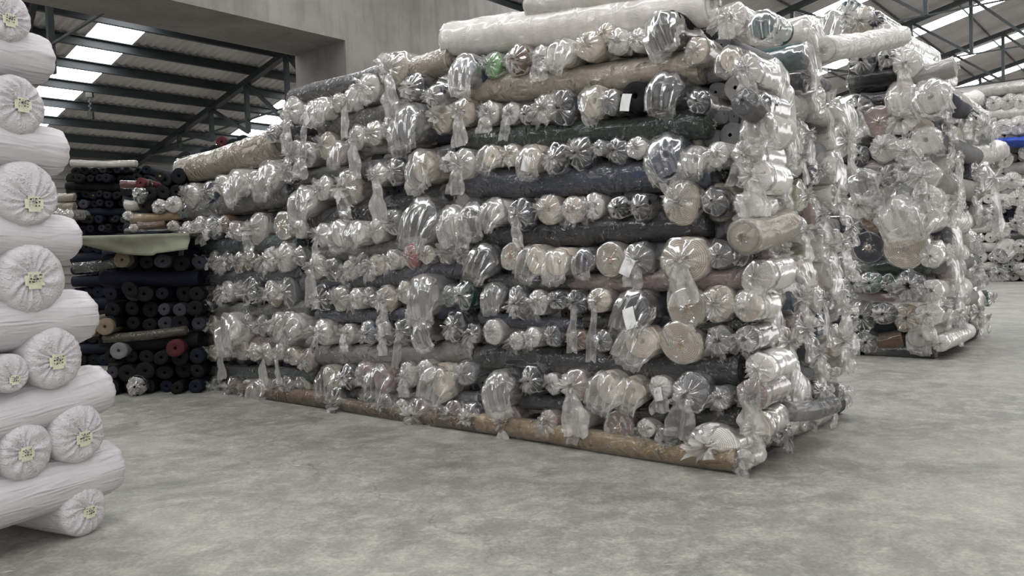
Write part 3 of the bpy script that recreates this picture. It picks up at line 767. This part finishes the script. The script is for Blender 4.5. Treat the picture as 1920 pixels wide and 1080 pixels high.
# ================================================================== WHITE STACK at the left
WD = Vector((math.sin(math.radians(25)), math.cos(math.radians(25)), 0)); WN = Vector((-math.cos(math.radians(25)), math.sin(math.radians(25)), 0))
QW = ground(170, 1000)
def sack_long(a, b, r, seed):
    """opaque woven sack roll, gathered at its far end"""
    L = (b - a).length; rs = []; n = 56; h = L / 2; sd = seed * 5.1
    prof = []
    for i in range(5): prof.append((-h - .05 + .01 * i, (.1 + .22 * i) * r, .03))
    for i in range(44): prof.append((-h + (L - .06) * i / 43, r, .0))
    prof += [(h - .03, .985 * r, .02), (h, .93 * r, .03), (h + .02, .8 * r, .05), (h + .015, .5 * r, .08), (h - .01, .2 * r, .15), (h - .02, .04 * r, .2)]
    for (x, rr, am) in prof:
        ring = []
        near = max(0, 1 - abs(h - x) / .5)
        for j in range(n):
            a_ = 6.28318 * j / n
            fold = math.sin(9 * a_ + sd) * .5 + math.sin(17 * a_ + 2 * sd) * .3 + math.sin(26 * a_) * .2
            q = 1 + am * fold + near * .02 * fold + .045 * nv(x * 1.2, math.cos(a_) * 1.2 + sd, math.sin(a_) * 1.2) + .022 * nv(x * 1.6, math.cos(a_) * 7 + sd, math.sin(a_) * 7)
            ring.append((x, math.cos(a_) * rr * q * 1.04, math.sin(a_) * rr * q * .97))
        rs.append(ring)
    return MB().rings(rs).mesh('sack_roll', M_SACKL, True)
def sack_end(seed, L=9.0):
    """unit radius, end at x=0 facing -x, pleats drawn to a knot off centre"""
    rs = []; n = 72; sd = seed * 3.7; rg = random.Random(seed)
    ox, oz = rg.uniform(-.15, .15), rg.uniform(-.3, .1)
    prof = [(L, .5), (L - .1, .95)] + [(L - .2 - (L - .4) * i / 12, 1.0) for i in range(13)] + [(.1, .995), (.03, .97), (-.02, .92), (-.045, .84), (-.06, .72), (-.065, .6), (-.06, .46), (-.05, .32), (-.04, .2), (-.07, .12), (-.12, .07), (-.13, .02)]
    ph = [rg.uniform(0, 6.28) for _ in range(5)]
    for (x, rr) in prof:
        ring = []; e = max(0, min(1, (1 - rr) * 2.2)) if x < .2 else 0
        for j in range(n):
            a = 6.28318 * j / n
            aa = a + .25 * math.sin(2 * a + ph[4]) + .25 * nv(rr * 2, sd, math.cos(a))
            fold = abs(math.sin(6 * aa + ph[0])) * .8 + abs(math.sin(10.0 * aa + ph[1])) * .5 + .6 * abs(math.sin(9.5 * aa + ph[2] + rr * 2)) + .35 * nv(math.cos(aa) * 5, math.sin(aa) * 6, sd)
            amp = .085 * (1 if x < .12 else max(0, 1 - (x - .12) / 1.2) * .35)
            q = 1 + .05 * nv(math.cos(a) + sd, math.sin(a), x * .4) + (.02 * fold * (1 if 0 <= x < 2 else 0))
            xx = x - amp * fold * (1 if x < .12 else 0) * min(1, (1.02 - rr) * 4)
            ring.append((xx, math.cos(a) * rr * q + ox * e, math.sin(a) * rr * q + oz * e))
        rs.append(ring)
    me = MB().rings(rs).mesh('sack_end', M_SACK, True); return me, (ox, oz)
GW = 'white sacked rolls in the left stack'
def white_end(x, y, r, seed, label, marks=True):
    pos, d = hit(x, y, QW, WN); rm = r * d / F
    pos.z = max(pos.z, rm)
    root = link('sacked_fabric_roll', None, category='fabric roll', group=GW, label=label); root.matrix_world = frame(pos, WN, rm)
    me, (ox, oz) = sack_end(seed); link('woven_sack', me, root)
    rg = random.Random(seed + 50)
    v = []; f = []
    for i in range(7):
        for j in range(6):
            wv = .02 * nv(i * .9, j * .9, seed)
            v.append((-.235 + wv + .03 * abs(i - 3) / 3, ox + (i - 3) * .1 + .03 * nv(j, seed, 1), oz + .16 - j * .1 + .03 * nv(i, seed, 2)))
    for i in range(6):
        for j in range(5):
            if (i in (0, 5)) and (j in (0, 4)): continue
            f.append((i * 6 + j, i * 6 + j + 1, (i + 1) * 6 + j + 1, (i + 1) * 6 + j))
    lab = link('tape_label', mesh('tape_label', v, f, M_YELLOW), root, label='pale green tape patch with small dark marks'); lab.rotation_euler = (0, 0, 0)
    mb = MB()
    for a in range(3):
        for b in range(4):
            y0 = ox + (b - 1.5) * .1 + .015 * a; z0 = oz + .06 - a * .1
            for k in range(3):
                mb.box(Vector((-.262, y0 + rg.uniform(-.025, .025), z0 + rg.uniform(-.025, .025))), Vector((.004, 0, 0)), Vector((0, rg.choice((.012, .045)), 0)), Vector((0, 0, rg.choice((.012, .035)))))
    link('printed_marks', mb.mesh('printed_marks', M_INK), lab)
    return root
white_end(158, 958, 46, 1, 'white sacked roll end resting on the floor, lowest of left stack')
white_end(50, 848, 52, 2, 'white roll end at left edge, beside a larger one, second end layer up')
white_end(147, 813, 55, 3, 'large pleated white roll end above lowest lengthwise roll, jutting right')
white_end(20, 700, 36, 4, 'small white roll end at the left edge, third end layer up')
white_end(103, 672, 56, 5, 'large white roll end with tape patch, right neighbour of small one')
white_end(62, 522, 64, 6, 'white roll end with gathered pleats, fourth end layer up')
white_end(52, 363, 60, 7, 'white roll end with taped centre, fifth end layer up')
white_end(32, 197, 55, 8, 'white roll end with radiating pleats, second end layer from top')
white_end(12, 28, 48, 9, 'topmost white roll end cut by the top left corner')
white_end(-60, 690, 56, 10, 'white roll end beyond the left edge, third end layer'); white_end(-60, 850, 56, 11, 'white roll end beyond the left edge, second end layer')
def white_long(x, y, r, xs, ys, seed, label, off=0.0):
    _, d = hit(x, y, QW, WN); rm = r * d / F
    pl = QW + WN * (rm + off)
    b = hit(x, y, pl, WN)[0]; a = hit(xs, ys, pl, WN)[0]
    a = b - (b - a).normalized() * 2.1
    if y > 850: a.z = b.z
    root = link('sacked_fabric_roll', None, category='fabric roll', group=GW, label=label); root.matrix_world = frame((a + b) / 2, b - a, 1)
    link('woven_sack', sack_long(a, b, rm, seed), root)
white_long(200, 874, 54, 0, 942, 1, 'lowest lengthwise white roll, above the floor-level roll end', -.02)
white_long(183, 728, 50, 0, 778, 2, 'second lengthwise white roll from the floor, sloping at right end', 0)
white_long(150, 592, 55, 0, 605, 3, 'third lengthwise white roll from the floor, beside dark rolls', 0)
white_long(124, 447, 46, 0, 440, 4, 'fourth lengthwise white roll, level with the olive cloth', 0)
white_long(98, 286, 50, 0, 272, 5, 'fifth lengthwise white roll, second from top', 0)
white_long(72, 113, 50, 0, 100, 6, 'top lengthwise white roll under the corner roll end', 0)
wf = MB()
for k in range(10):
    for j in range(3):
        pass

# ================================================================== DARK STACKS in the left background
GD = 'unwrapped dark rolls in the left background'
DN = Vector((0, 1, 0)); QD = ground(260, 742); DX = Vector((1, 0, 0))
rd = random.Random(5)
def dark_grid(pl, x0, x1, y0, y1, r, cols, group, where, skip=0.0, long_every=3, axis=None):
    y = y1 - r; row = 0; n = 0
    while y > y0:
        row += 1
        if long_every and row % long_every == 0:
            x = x0; li = 0
            A = hit(x0 - 6, y, pl + DN * .1, DN)[0]; B = hit(x1 + 6, y, pl + DN * .1, DN)[0]; d = A.y
            k = max(1, round((B - A).length / 1.9))
            for i in range(k):
                col = rd.choice(cols); li += 1
                o = long_roll(A.lerp(B, i / k + .01), A.lerp(B, (i + 1) / k - .01), r * d / F * .95, col, None, group=group)
                o['label'] = '%s unwrapped roll lying lengthwise, %s layer up, %s%s' % (CN[col], ORD[row], where, '' if k == 1 else ', ' + ORD[li] + ' one')
        else:
            x = x0 + r; i = 0
            while x < x1:
                rr = r * rd.uniform(.72, 1.08); col = rd.choice(cols); i += 1
                pos, d = hit(x, y, pl, DN); pos += DN * rd.uniform(-.12, .1) + UP * rd.uniform(-.2, .2) * rr * d / F; pos.z = max(pos.z, rr * d / F)
                o = end_roll(pos, axis or (DN + DX * -.1).normalized(), rr * d / F, col, 'U', 0, False, L=1.5, group=group)
                o['label'] = '%s bare roll end, %s from left, %s layer up, %s' % (CN[col], ORD[min(i, 20)], ORD[row], where)
                x += 2.06 * r
        y -= 1.9 * r
dark_grid(QD + DN * .12, 196, 372, 470, 742, 15.5, 'kkkNdk', GD, 'lower dark stack', long_every=4)
place_list('''
E 228 487 14 v U;E 162 615 18 v U;E 196 613 15 v U;E 222 658 15 g U;E 328 653 16 M U;E 255 729 17 k K;E 243 543 14 k U
L 140 502 228 490 9 d T;L 196 634 350 622 8 V T
''', QD, DN, (DN - DX * .15).normalized(), GD, 'lower dark stack', lim=1.4)
QU = Vector((0, 12.6, 0))
dark_grid(QU, 130, 282, 310, 436, 8.2, 'kNNkdk', GD, 'upper dark block', long_every=3)
place_list('L 134 306 256 307 6 w C', QU - DN * .1, DN, DN, GD, 'top of the dark block at left')
QV = Vector((0, 10.6, 0))
place_list('''
L 228 346 282 344 7 M;E 263 343 9 M U;E 262 366 14 D K;L 236 385 262 383 9 w;E 298 387 13 l K;E 325 383 15 w K;L 246 410 350 402 9 Y C;E 240 405 9 c K
L 262 424 312 422 10 b;E 324 424 10 c K;E 250 428 8 p K;L 236 434 345 432 6 k;E 345 395 13 t K;E 280 362 12 k U;E 305 360 12 k U;E 330 360 13 k U;E 335 330 14 k U;E 310 338 10 k U;E 300 330 9 k U
E 284 384 13 k U
''', QV, DN, DN, GD, 'mixed stack in left background', lim=1.2)
place_list('''
E 345 300 15 k U;E 368 296 13 d U;E 384 290 12 N U;E 401 284 12 k U;E 415 266 10 M U;E 437 272 12 k U;E 456 266 13 k U;E 478 278 12 k U;E 360 322 13 k U;E 390 312 13 k U;E 420 296 14 k U;E 450 294 14 k U
''', Vector((0, 10.9, 0)), DN, DN, GD, 'dark pile above the beige roll', lim=1.2)
place_list('L 96 369 140 370 7 c T;L 96 387 140 388 8 c T;E 112 402 10 c F;E 128 402 9 w F', QU - DN * .4, DN, DN, GD, 'gap between white stack and dark block', lim=1)
filler('packed_dark_rolls', 185, 380, 440, 740, QD + DN * .3, DN, DX, 1.6, .1, 1, 'black rolls packed deep inside dark lower stack', None, [FM['k'], FM['N']], 8, inset=.2)
filler('packed_dark_rolls', 230, 480, 335, 740, QV + DN * .3, DN, DX, 1.2, .1, 1, 'black rolls packed deep behind the mixed colour stack', None, [FM['k'], FM['N']], 9, inset=.2)
filler('packed_dark_rolls', 128, 286, 312, 740, QU + DN * .2, DN, DX, 1.4, .1, 1, 'black and navy rolls packed inside the dark block', None, [FM['k'], FM['N']], 10, inset=.2)
# olive cloth hanging over the dark stack
v = []; f = []; a0 = hit(128, 441, QD - DN * .3, DN)[0]; b0 = hit(352, 433, QD - DN * .3, DN)[0]
for i in range(30):
    t = i / 29; drop = (.06 + .18 * math.sin(min(1, t * 1.5) * 1.57)) if t < .7 else .22 - .1 * (t - .7)
    for j in range(9):
        u = j / 8
        if j == 0: q = a0.lerp(b0, t) + DN * .9 + UP * .02
        else: q = a0.lerp(b0, t) - UP * drop * u * 1.15 - DN * (.05 * math.sin(u * 3 + t * 4) + .03 * nv(t * 5, u * 3, 0))
        v.append(q)
for i in range(29):
    for j in range(8): f.append((i * 9 + j, i * 9 + j + 1, (i + 1) * 9 + j + 1, (i + 1) * 9 + j))
o = link('draped_cloth', mesh('draped_cloth', v, f, M_OLIVE), category='cloth', label='pale olive cloth draped over the top of the dark lower stack')
md = o.modifiers.new('thick', 'SOLIDIFY'); md.thickness = .01
print('ROLLS', count[0])

# ---------------------------------------------- the smallest wrapped rolls: too many to single out, joined per stack
bpy.context.view_layer.update()
def seen_size(o):
    ls_ = [max(v.co.length for v in ()) if False else 0]
    w = o.matrix_world; d = (w.translation - CAM).dot(fwd)
    b = next(c for c in o.children if c.name.startswith('fabric_body'))
    dx, dy, dz = b.dimensions
    r = min(dy, dz) * (o.matrix_world.to_scale()[0]) / 2
    ln = 4 if len(b.data.vertices) > 600 else 1
    return r / d * ln
def join_small(prefix, keep, label, cat):
    roots = [o for o in C.objects if o.name.startswith(prefix) and o.parent is None]
    roots.sort(key=seen_size, reverse=True)
    import numpy as np
    buckets = {}
    for o in roots[keep:]:
        for ch in list(o.children):
            nm = ch.name.split('.')[0]
            mt = ch.material_slots[0].material
            me = ch.data; M_ = np.array(ch.matrix_world)
            n = len(me.vertices); co = np.empty(n * 3, 'f'); me.vertices.foreach_get('co', co); co = co.reshape(-1, 3) @ M_[:3, :3].T + M_[:3, 3]
            bk = buckets.setdefault((o.get('group', ''), nm, mt.name), [[], [], 0, mt])
            bk[0].append(co); bk[1].extend([tuple(i + bk[2] for i in p.vertices) for p in me.polygons]); bk[2] += n
            bpy.data.objects.remove(ch)
        bpy.data.objects.remove(o)
    root = link(cat, None, category='fabric rolls', kind='stuff', label=label)
    for (g, nm, mn), (cs, fs, n, mt) in buckets.items():
        allc = np.concatenate(cs)
        o = link(nm, mesh('joined_' + nm, [tuple(q) for q in allc.tolist()], fs, mt, True), root, kind='stuff')
join_small('wrapped_fabric_roll', 315, 'smallest and farthest plastic wrapped rolls filling the sides of the stacks', 'small_wrapped_rolls')
